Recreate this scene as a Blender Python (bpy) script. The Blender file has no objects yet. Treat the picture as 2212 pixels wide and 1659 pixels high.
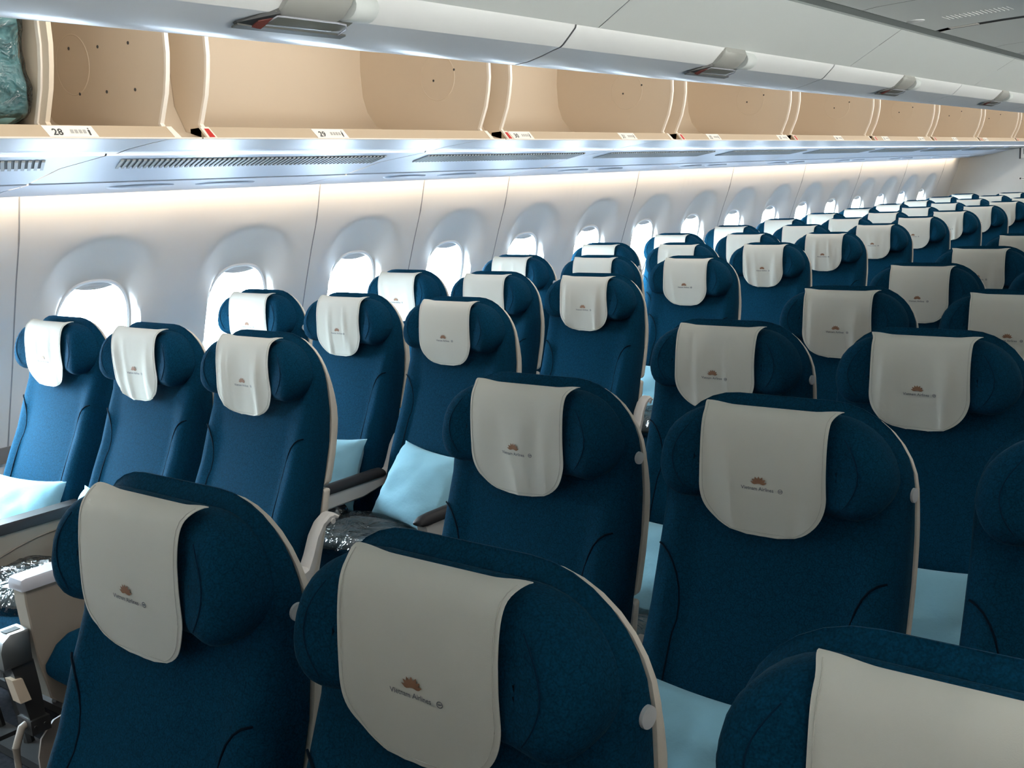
import bpy, math, random
from mathutils import Vector, Matrix, noise as mnoise

# ------------------------------------------------------------------ camera, world, lamps, exposure
scn = bpy.context.scene
COL = scn.collection
F_PX, YAW, PIT, ROLL = 2314.2, -.6546, -.1878, -.0458
CAM = Vector((0.0, 0.0, 1.56))
cs, sn = math.cos, math.sin
fw = Vector((sn(YAW)*cs(PIT), cs(YAW)*cs(PIT), sn(PIT)))
r0 = Vector((cs(YAW), -sn(YAW), 0)); u0 = r0.cross(fw)
rt = r0*cs(ROLL)+u0*sn(ROLL); up = -r0*sn(ROLL)+u0*cs(ROLL)
cd = bpy.data.cameras.new('camera'); cam = bpy.data.objects.new('camera', cd); COL.objects.link(cam)
cd.sensor_fit = 'HORIZONTAL'; cd.sensor_width = 36.0; cd.lens = F_PX/2212*36.0
cd.clip_start = .02; cd.clip_end = 200
cam.matrix_world = Matrix(((rt.x, up.x, -fw.x, CAM.x), (rt.y, up.y, -fw.y, CAM.y), (rt.z, up.z, -fw.z, CAM.z), (0, 0, 0, 1)))
scn.camera = cam

SKY = 100.0
ENV_LEFT = [(-1, (.20, .25, .31)), (-.25, (.20, .25, .31)), (-.06, (.32, .37, .42)), (.03, (.55, .65, .72)), (.16, (.90, 1.15, 1.3)), (1, (.90, 1.15, 1.3))]
ENV_RIGHT = [(-1, (.76, .76, .72)), (-.2, (.76, .76, .72)), (-.09, (.05, .05, .05)), (.06, (.05, .05, .05)), (.2, (.12, .14, .16)), (1, (.12, .14, .16))]
CABIN = 1.0
COVE = 1.25
EXPOSURE = 0.0
scn.view_settings.view_transform = 'Standard'
scn.view_settings.look = 'None'
scn.view_settings.gamma = 1.0
scn.view_settings.use_curve_mapping = False
scn.view_settings.exposure = EXPOSURE

wd = bpy.data.worlds.new('sky'); scn.world = wd; wd.use_nodes = True
bg = wd.node_tree.nodes['Background']
# made-up outside: bright sky, apron and dull horizon shaped to light ceilings, spare seats
def env():
    N, L = wd.node_tree.nodes, wd.node_tree.links
    tc = N.new('ShaderNodeTexCoord'); sp = N.new('ShaderNodeSeparateXYZ'); L.new(tc.outputs['Generated'], sp.inputs[0])
    el = N.new('ShaderNodeMapRange'); el.inputs['From Min'].default_value = -1; el.inputs['From Max'].default_value = 1; L.new(sp.outputs['Z'], el.inputs['Value'])
    def ramp(stops):
        r = N.new('ShaderNodeValToRGB'); L.new(el.outputs['Result'], r.inputs['Fac']); e = r.color_ramp.elements
        while len(e) > 1: e.remove(e[-1])
        e[0].position, e[0].color = (stops[0][0]+1)/2, (*stops[0][1], 1)
        for p, c in stops[1:]: k = e.new((p+1)/2); k.color = (*c, 1)
        return r
    a = ramp(ENV_LEFT); b = ramp(ENV_RIGHT)
    mr = N.new('ShaderNodeMapRange'); mr.inputs['From Min'].default_value = -.15; mr.inputs['From Max'].default_value = .15; L.new(sp.outputs['X'], mr.inputs['Value'])
    mx = N.new('ShaderNodeMix'); mx.data_type = 'RGBA'; L.new(mr.outputs['Result'], mx.inputs['Factor']); L.new(a.outputs['Color'], mx.inputs[6]); L.new(b.outputs['Color'], mx.inputs[7])
    L.new(mx.outputs[2], bg.inputs[0]); bg.inputs[1].default_value = SKY
env()

X_MID = -.687                       # cabin centre line
XR = lambda x: 2*X_MID-x            # mirror
Y0, Y1 = -4.0, 13.1                 # ends of the cabin
PITCH = .667; WIN_Y = 2.21          # window spacing and first window in view

def area(name, loc, sx, sy, power, color, direction, portal=False):
    l = bpy.data.lights.new(name, 'AREA'); l.shape = 'RECTANGLE'; l.size = sx; l.size_y = sy
    l.energy = power; l.color = color
    o = bpy.data.objects.new(name, l); COL.objects.link(o); o.location = loc
    o.rotation_euler = Vector(direction).to_track_quat('-Z', 'Y').to_euler()
    if portal: l.cycles.is_portal = True
    return o
YM, YL = (Y0+Y1)/2, (Y1-Y0)
# the cabin's own lamps: ceiling wash strips over the two aisles, warm cove strips over the sidewall panels
for sx, dx in ((-1.52, -1), (XR(-1.52), 1)):
    o = area('aisle_wash_lamp', (sx, YM, 2.24), YL-.4, .10, 90*CABIN, (1.0, .95, .87), (dx, 0, -.38))
for x, d in ((-3.365, (-1, 0, -.35)), (XR(-3.365), (1, 0, -.35))):
    o = area('sidewall_cove_lamp', (x, YM, 1.585), YL-.4, .012, 16*COVE, (1.0, .80, .58), d)

for x, d in ((-2.63, (-.7, 0, -1)), (XR(-2.63), (.7, 0, -1))):  # added fill strips under the bins, brightening the window block and sidewall
    o = area('added_bin_fill', (x, YM, 1.676), YL-.4, .02, 18*CABIN, (1.0, .96, .90), d)

# ------------------------------------------------------------------ helpers
rnd = random.Random(7)
def ss(a, b, x):
    t = max(0., min(1., (x-a)/(b-a))); return t*t*(3-2*t)
def lerp(a, b, t): return a+(b-a)*t
def interp(pts, x):
    if x <= pts[0][0]: return pts[0][1]
    for (a, fa), (b, fb) in zip(pts, pts[1:]):
        if x <= b: return fa+(fb-fa)*(x-a)/(b-a)
    return pts[-1][1]

class MB:
    """collects geometry for one mesh"""
    def __init__(s): s.v = []; s.f = []; s.m = []; s.mi = 0
    def add(s, vs, fs):
        o = len(s.v); s.v += [tuple(p) for p in vs]
        for f in fs: s.f.append(tuple(i+o for i in f)); s.m.append(s.mi)
    def box(s, x0, x1, y0, y1, z0, z1, M=None):
        vs = [Vector((x, y, z)) for x in (x0, x1) for y in (y0, y1) for z in (z0, z1)]
        if M: vs = [M @ p for p in vs]
        s.add(vs, [(0, 1, 3, 2), (4, 6, 7, 5), (0, 4, 5, 1), (2, 3, 7, 6), (0, 2, 6, 4), (1, 5, 7, 3)])
    def loft(s, rings, closed=True, cap0=True, cap1=True):
        n = len(rings[0]); o = len(s.v)
        for r in rings: s.v += [tuple(p) for p in r]
        for k in range(len(rings)-1):
            for i in range(n if closed else n-1):
                j = (i+1) % n
                s.f.append((o+k*n+i, o+k*n+j, o+(k+1)*n+j, o+(k+1)*n+i)); s.m.append(s.mi)
        if cap0: s.f.append(tuple(o+i for i in reversed(range(n)))); s.m.append(s.mi)
        if cap1: s.f.append(tuple(o+(len(rings)-1)*n+i for i in range(n))); s.m.append(s.mi)
    def tube(s, pts, r, n=8, flat=None):
        pts = [Vector(p) for p in pts]; rings = []
        for i, p in enumerate(pts):
            d = (pts[min(i+1, len(pts)-1)]-pts[max(i-1, 0)]).normalized()
            a = d.cross(Vector((0, 0, 1)))
            if a.length < .1: a = d.cross(Vector((1, 0, 0)))
            a.normalize(); b = d.cross(a)
            ra = r if not flat else flat[0]; rb = r if not flat else flat[1]
            rings.append([p+a*ra*cs(2*math.pi*k/n)+b*rb*sn(2*math.pi*k/n) for k in range(n)])
        s.loft(rings)
    def prism_y(s, poly, y0, y1):          # polygon in (x, z), extruded along y
        s.loft([[(x, y0, z) for x, z in poly], [(x, y1, z) for x, z in poly]])
    def prism_x(s, poly, x0, x1):          # polygon in (y, z), extruded along x
        s.loft([[(x0, y, z) for y, z in poly], [(x1, y, z) for y, z in poly]])
    def sheet_y(s, prof, y0, y1, ny=1):    # open profile in (x, z) swept along y
        n = len(prof); o = len(s.v)
        for k in range(ny+1):
            y = lerp(y0, y1, k/ny); s.v += [(x, y, z) for x, z in prof]
        for k in range(ny):
            for i in range(n-1):
                s.f.append((o+k*n+i, o+k*n+i+1, o+(k+1)*n+i+1, o+(k+1)*n+i)); s.m.append(s.mi)
    def disc(s, c, nrm, r, h, n=20, rr=None):
        c = Vector(c); nrm = Vector(nrm).normalized(); a = nrm.orthogonal().normalized(); b = nrm.cross(a)
        ring = lambda rad, d: [c+nrm*d+(a*cs(2*math.pi*k/n)+b*sn(2*math.pi*k/n))*rad for k in range(n)]
        s.loft([ring(r, 0), ring(r, h*.6), ring(r*.85 if rr is None else rr, h)])
    def mesh(s, name, mats, sharp=40, normals=True):
        me = bpy.data.meshes.new(name); me.from_pydata(s.v, [], s.f)
        for m in (mats if isinstance(mats, (list, tuple)) else [mats]): me.materials.append(m)
        me.polygons.foreach_set('material_index', s.m)
        me.polygons.foreach_set('use_smooth', [True]*len(s.f))
        if normals:
            import bmesh
            b = bmesh.new(); b.from_mesh(me); bmesh.ops.recalc_face_normals(b, faces=b.faces); b.to_mesh(me); b.free()
        me.update()
        if sharp: me.set_sharp_from_angle(angle=math.radians(sharp))
        return me
    def build(s, name, mats, parent=None, sharp=40, normals=True):
        return link(name, s.mesh(name, mats, sharp, normals), parent)

def link(name, me, parent=None):
    o = bpy.data.objects.new(name, me); COL.objects.link(o)
    if parent: o.parent = parent
    return o
def tag(o, label=None, cat=None, group=None, kind=None):
    if label: o['label'] = label
    if cat: o['category'] = cat
    if group: o['group'] = group
    if kind: o['kind'] = kind
    return o
def empty(name, loc, label=None, cat=None, group=None, rz=0):
    o = bpy.data.objects.new(name, None); COL.objects.link(o); o.location = loc; o.rotation_euler = (0, 0, rz)
    o.empty_display_size = .1
    return tag(o, label, cat, group)
def struct(mb, name, mat, label=None, parent=None, sharp=40, normals=True):
    o = mb.build(name, mat, parent, sharp, normals)
    if not parent: tag(o, label, None, None, 'structure')
    return o
def copy_tree(root, loc):
    r = root.copy(); COL.objects.link(r); r.location = loc
    for ch in root.children:
        c = ch.copy(); COL.objects.link(c); c.parent = r
        for g in ch.children:
            d = g.copy(); COL.objects.link(d); d.parent = c
    return r
def solidify(mesh, t, offset=-1):
    import bmesh
    b = bmesh.new(); b.from_mesh(mesh)
    bmesh.ops.recalc_face_normals(b, faces=b.faces)
    bmesh.ops.solidify(b, geom=b.faces[:], thickness=t)
    b.to_mesh(mesh); b.free(); return mesh

# ------------------------------------------------------------------ materials
def mat(name, col, rough=.6, metal=0., spec=.5, sheen=0., coat=0., coat_rough=.1, alpha=1):
    m = bpy.data.materials.new(name); m.use_nodes = True
    b = m.node_tree.nodes['Principled BSDF']
    b.inputs['Base Color'].default_value = (*col, 1); b.inputs['Roughness'].default_value = rough
    b.inputs['Metallic'].default_value = metal; b.inputs['Specular IOR Level'].default_value = spec
    b.inputs['Sheen Weight'].default_value = sheen; b.inputs['Sheen Roughness'].default_value = .4
    b.inputs['Coat Weight'].default_value = coat; b.inputs['Coat Roughness'].default_value = coat_rough
    return m
def nodes(m):
    nt = m.node_tree; return nt, nt.nodes, nt.links, nt.nodes['Principled BSDF']
def bump_noise(m, scale, strength, dist=.001, detail=3, stretch=None):
    nt, N, L, b = nodes(m)
    tc = N.new('ShaderNodeTexCoord'); nz = N.new('ShaderNodeTexNoise'); bp = N.new('ShaderNodeBump')
    nz.inputs['Scale'].default_value = scale; nz.inputs['Detail'].default_value = detail
    bp.inputs['Strength'].default_value = strength; bp.inputs['Distance'].default_value = dist
    src = tc.outputs['Object']
    if stretch:
        mp = N.new('ShaderNodeMapping'); mp.inputs['Scale'].default_value = stretch; L.new(src, mp.inputs['Vector']); src = mp.outputs['Vector']
    L.new(src, nz.inputs['Vector']); L.new(nz.outputs['Fac'], bp.inputs['Height']); L.new(bp.outputs['Normal'], b.inputs['Normal'])
    return nz
def tint_noise(m, c0, c1, scale, detail=4):
    nt, N, L, b = nodes(m)
    tc = N.new('ShaderNodeTexCoord'); nz = N.new('ShaderNodeTexNoise'); rp = N.new('ShaderNodeValToRGB')
    nz.inputs['Scale'].default_value = scale; nz.inputs['Detail'].default_value = detail
    rp.color_ramp.elements[0].position = .35; rp.color_ramp.elements[1].position = .65
    rp.color_ramp.elements[0].color = (*c0, 1); rp.color_ramp.elements[1].color = (*c1, 1)
    L.new(tc.outputs['Object'], nz.inputs['Vector']); L.new(nz.outputs['Fac'], rp.inputs['Fac']); L.new(rp.outputs['Color'], b.inputs['Base Color'])

# woven seat fabric: deep blue, with a fine crackle of darker lines and a little fuzz
def fabric():
    m = mat('seat_fabric', (.0018, .034, .070), .92, 0, .06, .06)
    nt, N, L, b = nodes(m)
    b.inputs['Sheen Tint'].default_value = (.30, .60, .70, 1); b.inputs['Sheen Roughness'].default_value = .25
    tc = N.new('ShaderNodeTexCoord')
    vo = N.new('ShaderNodeTexVoronoi'); vo.feature = 'DISTANCE_TO_EDGE'; vo.inputs['Scale'].default_value = 85
    wz = N.new('ShaderNodeTexNoise'); wz.inputs['Scale'].default_value = 40
    ad = N.new('ShaderNodeMix'); ad.data_type = 'VECTOR'; ad.inputs['Factor'].default_value = .012
    L.new(tc.outputs['Object'], wz.inputs['Vector'])
    L.new(tc.outputs['Object'], ad.inputs[4]); L.new(wz.outputs['Color'], ad.inputs[5]); L.new(ad.outputs[1], vo.inputs['Vector'])
    rp = N.new('ShaderNodeMapRange'); rp.inputs['From Min'].default_value = .0; rp.inputs['From Max'].default_value = .11
    rp.inputs['To Min'].default_value = .78; rp.inputs['To Max'].default_value = 1
    L.new(vo.outputs['Distance'], rp.inputs['Value'])
    nz = N.new('ShaderNodeTexNoise'); nz.inputs['Scale'].default_value = 420; nz.inputs['Detail'].default_value = 2
    L.new(tc.outputs['Object'], nz.inputs['Vector'])
    wr = N.new('ShaderNodeMapRange'); wr.inputs['From Min'].default_value = .3; wr.inputs['From Max'].default_value = .7
    wr.inputs['To Min'].default_value = .7; wr.inputs['To Max'].default_value = 1.3
    L.new(nz.outputs['Fac'], wr.inputs['Value'])
    mu = N.new('ShaderNodeMath'); mu.operation = 'MULTIPLY'
    L.new(rp.outputs['Result'], mu.inputs[0]); L.new(wr.outputs['Result'], mu.inputs[1])
    vm = N.new('ShaderNodeVectorMath'); vm.operation = 'SCALE'; vm.inputs[0].default_value = (.0018, .034, .070)
    L.new(mu.outputs[0], vm.inputs['Scale']); L.new(vm.outputs[0], b.inputs['Base Color'])
    bp = N.new('ShaderNodeBump'); bp.inputs['Strength'].default_value = .35; bp.inputs['Distance'].default_value = .001
    L.new(mu.outputs[0], bp.inputs['Height']); L.new(bp.outputs['Normal'], b.inputs['Normal'])
    return m
FABRIC = fabric()
WINGSEAM = mat('wing_seam_thread', (.0012, .018, .040), .9, 0, .1)
SEAM = mat('seam_thread', (.0008, .008, .017), .9, 0, .1)

def cloth_mat():
    m = mat('cover_cloth', (.70, .70, .64), .9, 0, .15)
    nt, N, L, b = nodes(m)
    bump_noise(m, 900, .25, .0006, 2)
    tr = N.new('ShaderNodeBsdfTranslucent'); tr.inputs['Color'].default_value = (.70, .70, .62, 1)
    mx = N.new('ShaderNodeMixShader'); mx.inputs[0].default_value = .18
    out = N['Material Output']
    L.new(b.outputs[0], mx.inputs[1]); L.new(tr.outputs[0], mx.inputs[2]); L.new(mx.outputs[0], out.inputs['Surface'])
    return m
CLOTH = cloth_mat()
HEM = mat('hem_thread', (.50, .50, .45), .9)
LOTUS = mat('lotus_print', (.24, .12, .065), .7)
PRINT = mat('grey_print', (.13, .14, .16), .7)
SHELL = mat('cream_plastic', (.62, .57, .49), .42); bump_noise(SHELL, 300, .05, .0005)
BACKGREY = mat('seatback_dark_grey', (.045, .047, .05), .5)
ARMBODY = mat('beige_arm_plastic', (.58, .56, .53), .35)
ARMPAD = mat('dark_arm_pad', (.022, .022, .024), .55, 0, .25)
CONSOLE = mat('taupe_console_plastic', (.29, .245, .20), .5)
CONSTOP = mat('pale_grey_cap', (.45, .45, .49), .3)
HANDLE = mat('grey_latch_metal', (.20, .20, .17), .4, 0)
HOOD = mat('grey_latch_hood', (.38, .38, .35), .4)
LIPGREY = mat('dark_lip_metal', (.11, .11, .10), .35)
METAL = mat('brushed_silver', (.26, .26, .255), .5, 1.0); bump_noise(METAL, 60, .05, .001, 3, (1, 1, 12))
DARKMETAL = mat('dark_metal', (.10, .10, .10), .4, .8)
DISC = mat('grey_button', (.55, .56, .57), .35)
WALL = mat('sidewall_plastic', (.86, .84, .81), .55); bump_noise(WALL, 220, .04, .0006)
SEAMGREY = mat('seam_gasket', (.30, .30, .31), .6)
BEZEL = mat('window_bezel', (.82, .82, .82), .4)
BINBEIGE = mat('bin_liner_beige', (.66, .55, .42), .6); bump_noise(BINBEIGE, 260, .06, .0006)
BINEDGE = mat('bin_edge_cream', (.84, .76, .66), .45)
BINSILL = mat('bin_sill_cream', (.50, .39, .27), .5)
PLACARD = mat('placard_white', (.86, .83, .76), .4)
DULLRED = mat('dull_red', (.16, .04, .03), .6)
RED = mat('red_flag', (.50, .02, .015), .5)
INK = mat('dark_ink', (.05, .05, .05), .6)
INKGREY = mat('pale_ink', (.45, .43, .40), .6)
SATIN = mat('satin_white_paint', (.70, .74, .78), .28, 0, .6)
MATTEWHITE = mat('matte_white_paint', (.80, .81, .80), .5)
PSUBLUE = mat('panel_blue_grey', (.60, .68, .80), .42, 0, .5)
PSUSTRIP = mat('panel_strip', (.66, .72, .80), .34, 0, .6)
CEIL = mat('ceiling_panel_grey', (.66, .69, .67), .55)
GROOVE = mat('groove_grey', (.19, .21, .205), .6)
GRILLE = mat('grille_grey', (.20, .22, .22), .5)
DARKGAP = mat('dark_gap', (.02, .022, .024), .7)
CARPET = mat('dark_carpet', (.015, .016, .02), .95, 0, .1); tint_noise(CARPET, (.010, .012, .016), (.022, .022, .026), 60)
BULK = mat('bulkhead_laminate', (.58, .57, .53), .5); tint_noise(BULK, (.56, .55, .51), (.60, .59, .55), 3)
PILLOW = mat('pillow_fabric', (.24, .47, .58), .85, 0, .2, .1); bump_noise(PILLOW, 90, .25, .004, 4)
BLANKET = mat('folded_blanket', (.10, .15, .17), .8); tint_noise(BLANKET, (.07, .12, .14), (.17, .21, .22), 12)
TEALBLANKET = mat('teal_blanket', (.16, .33, .33), .8); tint_noise(TEALBLANKET, (.12, .28, .29), (.24, .42, .41), 9)

def film():
    m = bpy.data.materials.new('clear_film'); m.use_nodes = True
    N, L = m.node_tree.nodes, m.node_tree.links; N.remove(N['Principled BSDF'])
    tc = N.new('ShaderNodeTexCoord'); nz = N.new('ShaderNodeTexNoise'); nz.inputs['Scale'].default_value = 13; nz.inputs['Detail'].default_value = 3
    nz.inputs['Distortion'].default_value = 1.5
    bp = N.new('ShaderNodeBump'); bp.inputs['Strength'].default_value = 1.0; bp.inputs['Distance'].default_value = .03
    L.new(tc.outputs['Object'], nz.inputs['Vector']); L.new(nz.outputs['Fac'], bp.inputs['Height'])
    gl = N.new('ShaderNodeBsdfGlossy'); gl.inputs['Roughness'].default_value = .13; L.new(bp.outputs['Normal'], gl.inputs['Normal'])
    tr = N.new('ShaderNodeBsdfTransparent'); tr.inputs['Color'].default_value = (.93, .95, .96, 1)
    fr = N.new('ShaderNodeFresnel'); fr.inputs['IOR'].default_value = 1.65; L.new(bp.outputs['Normal'], fr.inputs['Normal'])
    mx = N.new('ShaderNodeMixShader'); L.new(fr.outputs[0], mx.inputs[0]); L.new(tr.outputs[0], mx.inputs[1]); L.new(gl.outputs[0], mx.inputs[2])
    L.new(mx.outputs[0], N['Material Output'].inputs['Surface']); return m
FILM = film()
def pane_mat():
    m = bpy.data.materials.new('window_pane'); m.use_nodes = True
    N, L = m.node_tree.nodes, m.node_tree.links; N.remove(N['Principled BSDF'])
    gl = N.new('ShaderNodeBsdfGlossy'); gl.inputs['Roughness'].default_value = .05
    tr = N.new('ShaderNodeBsdfTransparent'); tr.inputs['Color'].default_value = (.95, .97, .97, 1)
    mx = N.new('ShaderNodeMixShader'); mx.inputs[0].default_value = .06
    L.new(tr.outputs[0], mx.inputs[1]); L.new(gl.outputs[0], mx.inputs[2]); L.new(mx.outputs[0], N['Material Output'].inputs['Surface'])
    return m
PANE = pane_mat()

def text_mesh(txt, size, align='CENTER', bold=0.):
    cu = bpy.data.curves.new('lettering', 'FONT'); cu.body = txt; cu.size = size; cu.align_x = align; cu.resolution_u = 2; cu.offset = bold
    o = bpy.data.objects.new('lettering', cu); COL.objects.link(o)
    dg = bpy.context.evaluated_depsgraph_get(); dg.update()
    me = bpy.data.meshes.new_from_object(o.evaluated_get(dg))
    vs = [v.co.copy() for v in me.vertices]; fs = [tuple(p.vertices) for p in me.polygons]
    bpy.data.objects.remove(o); bpy.data.meshes.remove(me); bpy.data.curves.remove(cu)
    return vs, fs

# ------------------------------------------------------------------ setting: sidewalls and windows
WALLX = [(0, -3.78), (.3, -3.80), (.636, -3.764), (1.014, -3.628), (1.139, -3.588), (1.30, -3.532), (1.44, -3.478), (1.577, -3.443), (1.75, -3.38)]
wallx = lambda z: interp(WALLX, z)
WZ, WHW, WHH, WEXP = 1.05, .155, .215, 2.7
RA, RB, RD = .31, .373, .058
ZB, ZT = .60, 1.66
def recess(dy, dz):
    """how far the sculpted window recess sinks outward behind the flat panel"""
    def rad(a, b, e):
        q = (abs(dy)/a)**e+(abs(dz)/b)**e
        return q**(1/e) if q > 0 else 0
    ro = rad(RA, RB, 2.1); ri = rad(WHW, WHH, WEXP)
    if ri <= 1: return RD
    if ro >= 1: return 0
    t = (1-ro)/max(1e-6, (1-ro)+(ri-1)*.55)
    topness = ss(.15, .75, math.atan2(abs(dz), abs(dy)+1e-9)/(math.pi/2))
    m = lerp(.22, 1, topness); near = ss(.035, 0, (ri-1)*WHW)
    return RD*max(m*lerp(ss(0, 1, t), t**.75, topness), near)
def wall_tile(mb, yc, mir, window=True):
    h = PITCH/2; n = 72; nr = 22
    X = (lambda x: XR(x)) if mir else (lambda x: x)
    if not window:
        mb.sheet_y([(X(wallx(z)), z) for z in (ZB, .8, 1.014, 1.139, 1.3, 1.44, 1.577, ZT)], yc-h, yc+h); return
    rings = []
    for k in range(nr+1):
        t = k/nr; ring = []
        for i in range(n):
            a = 2*math.pi*(i+.5)/n; c, s_ = cs(a), sn(a)
            r_in = (abs(c/WHW)**WEXP+abs(s_/WHH)**WEXP)**(-1/WEXP)
            zt = (ZT-WZ) if s_ > 0 else (WZ-ZB)
            r_out = min(h/max(abs(c), 1e-6), zt/max(abs(s_), 1e-6))
            r = lerp(r_in, r_out, t**1.15)
            dy, dz = r*c, r*s_
            ring.append((X(wallx(WZ+dz)-recess(dy, dz)), yc+dy, WZ+dz))
        rings.append(ring)
    # snap the nearest outline points to the tile corners
    last = rings[-1]
    for cy in (-h, h):
        for cz in (ZB, ZT):
            i = min(range(n), key=lambda j: (last[j][1]-yc-cy)**2+(last[j][2]-cz)**2)
            last[i] = (X(wallx(cz)), yc+cy, cz)
    reveal = [(X(wallx(p[2])-RD-.045), p[1], p[2]) for p in rings[0]]
    mb.loft([reveal]+rings, True, False, False)
W_IDX = range(-8, 17)
SEAM_Y = []
for side, mir in (('left', False), ('right', True)):
    mb = MB(); X = XR if mir else (lambda x: x)
    for k in W_IDX:
        if WIN_Y+k*PITCH+PITCH/2 < Y1+.2: wall_tile(mb, WIN_Y+k*PITCH, mir, (mir or k >= -2) and k < 16)
    yend = WIN_Y+16*PITCH+PITCH/2
    low = [(X(x), z) for z, x in [(z, wallx(z)) for z in (0, .15, .3, .45, ZB)]]
    mb.sheet_y(low, WIN_Y-8.5*PITCH, Y1, 1)
    mb.sheet_y([(X(wallx(ZT)), ZT), (X(-3.38), 1.78)], WIN_Y-8.5*PITCH, Y1, 1)
    struct(mb, 'wall_'+side, WALL, 'pale grey sculpted sidewall panels around the oval windows', sharp=25)
# gaskets between sidewall panels (one or two windows to a panel)
ti = 0
for k in (-.5, 1.5, 2.5, 3.5, 5.5, 7.5, 9.5, 11.5, 13.5, 15.5):
    mb = MB(); y = WIN_Y+k*PITCH; rings = []
    for z in (.62, .8, 1.0, 1.14, 1.3, 1.44, 1.58, 1.65):
        x = wallx(z); rings.append([(x-.01, y-.0022, z), (x+.0012, y-.0022, z), (x+.0012, y+.0022, z), (x-.01, y+.0022, z)])
    mb.loft(rings); ti += 1
    struct(mb, 'trim_%d' % ti, SEAMGREY, 'thin grey seam between two sidewall panels')
# dado rail low on the wall
mb = MB(); mb.prism_y([(wallx(.66)+.012, .64), (wallx(.69)+.012, .70), (wallx(.70)-.02, .70), (wallx(.64)-.02, .64)], Y0, Y1)
ti += 1; struct(mb, 'trim_%d' % ti, mat('dado_taupe', (.22, .20, .19), .5), 'dark rail along the sidewall at armrest height')

def ring_pts(yc, sc_y, sc_z, x_off, n=64, X=lambda x: x, addy=0):
    out = []
    for i in range(n):
        a = 2*math.pi*i/n; c, s_ = cs(a), sn(a)
        r = (abs(c/(WHW*sc_y+addy))**WEXP+abs(s_/(WHH*sc_z+addy))**WEXP)**(-1/WEXP)
        z = WZ+r*s_; out.append((X(wallx(z)-RD+x_off), yc+r*c, z))
    return out
def window(k, idx, mir):
    X = XR if mir else (lambda x: x); yc = WIN_Y+k*PITCH
    root = empty('window_%d' % idx, (X(wallx(WZ)-RD), yc, WZ)); root['kind'] = 'structure'
    root['label'] = 'oval cabin window bright with daylight'
    bpy.context.view_layer.update()
    def loc(mb): mb.v = [(x-root.location.x, y-root.location.y, z-root.location.z) for x, y, z in mb.v]; return mb
    mb = MB()
    mb.loft([ring_pts(yc, 1, 1, -.040, X=X, addy=.004), ring_pts(yc, 1, 1, .004, X=X, addy=.006), ring_pts(yc, 1, 1, .007, X=X, addy=.001),
             ring_pts(yc, 1, 1, .004, X=X, addy=-.006), ring_pts(yc, 1, 1, -.040, X=X, addy=-.008)], True, False, False)
    loc(mb).build('window_frame', BEZEL, root)
    mb = MB(); p = ring_pts(yc, 1, 1, -.034, X=X); mb.add(p, [tuple(range(len(p)))])
    loc(mb).build('pane', PANE, root, normals=False)
    if not mir and k >= -1:
        mb = MB(); pts = []; zc = WZ+WHH-.028
        poly = []
        for i in range(13):
            y = lerp(-.085, .085, i/12); top = WHH*(1-(abs(y)/WHW)**WEXP)**(1/WEXP)-.004
            poly.append((y, WZ+top))
        bot = [(y, WZ+WHH-.020-.012*(1-(y/.085)**2)) for y, _ in reversed(poly)]
        full = poly+[q for q in bot if True]
        mb.loft([[(X(wallx(z)-RD-.020), yc+y, z) for y, z in full], [(X(wallx(z)-RD-.004), yc+y, z) for y, z in full]])
        loc(mb).build('shade_handle', BEZEL, root)
    return root
wi = 0
for k in range(-8, 17):
    for mir in (False, True):
        if (not mir and k < -2) or k == 16: continue
        wi += 1; window(k, wi, mir)
        yc = WIN_Y+k*PITCH; x = wallx(WZ)-RD-.05
        area('daylight_portal', (XR(x) if mir else x, yc, WZ), 2*WHH, 2*WHW, 1, (1, 1, 1), (-1 if mir else 1, 0, -.3 if True else 0), portal=True)

# floor, ends, roof
mb = MB(); mb.box(-3.9, XR(-3.9), Y0-.1, Y1+.1, -.05, 0); struct(mb, 'floor', CARPET, 'dark cabin carpet under the seats')
mb = MB(); mb.box(-3.95, XR(-3.95), Y1, Y1+.06, 0, 2.6); struct(mb, 'wall_back', BULK, 'off-white bulkhead closing the far end of the cabin')
mb = MB(); mb.box(-3.95, XR(-3.95), Y0-.06, Y0, 0, 2.6); struct(mb, 'wall_front', mat('forward_bulkhead', (.16, .16, .16), .6), 'bulkhead behind the camera')
mb = MB(); mb.box(-3.95, XR(-3.95), Y0, Y1, 2.42, 2.46); struct(mb, 'ceiling', MATTEWHITE, 'white ceiling above the aisles')
for X, nm in ((lambda x: x, 'a'), (XR, 'b')):
    mb = MB(); mb.sheet_y([(X(-3.38), 1.78), (X(-3.30), 2.2), (X(-3.0), 2.42)], Y0, Y1); ti += 1
    struct(mb, 'trim_%d' % ti, WALL, 'upper sidewall behind the bins')
# bulkhead fittings
t = empty('wall_notice', (-2.74, Y1, 1.62), 'small white framed notice high on the far bulkhead', 'sign')
mb = MB(); mb.box(-.06, .10, -.008, 0, -.07, .07); mb.build('plate', PLACARD, t)
mb = MB(); mb.box(-.075, -.062, -.014, 0, -.08, .08); mb.box(-.075, -.03, -.014, 0, .068, .08); mb.build('bracket', INK, t)
mb = MB(); mb.box(-.035, -.030, -.0095, -.008, -.03, .03); mb.build('marking', INK, t)
t = empty('wall_placard', (-2.76, Y1, 1.325), 'tiny dark placard on the far bulkhead below the notice', 'sign')
mb = MB(); mb.box(-.05, .05, -.004, 0, -.012, .012); mb.build('plate', PLACARD, t)
mb = MB(); mb.box(-.045, -.025, -.006, -.004, -.009, .009)
for i in range(5): mb.box(-.018+i*.012, -.010+i*.012, -.006, -.004, -.004, .004)
mb.build('marking', INK, t)

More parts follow.
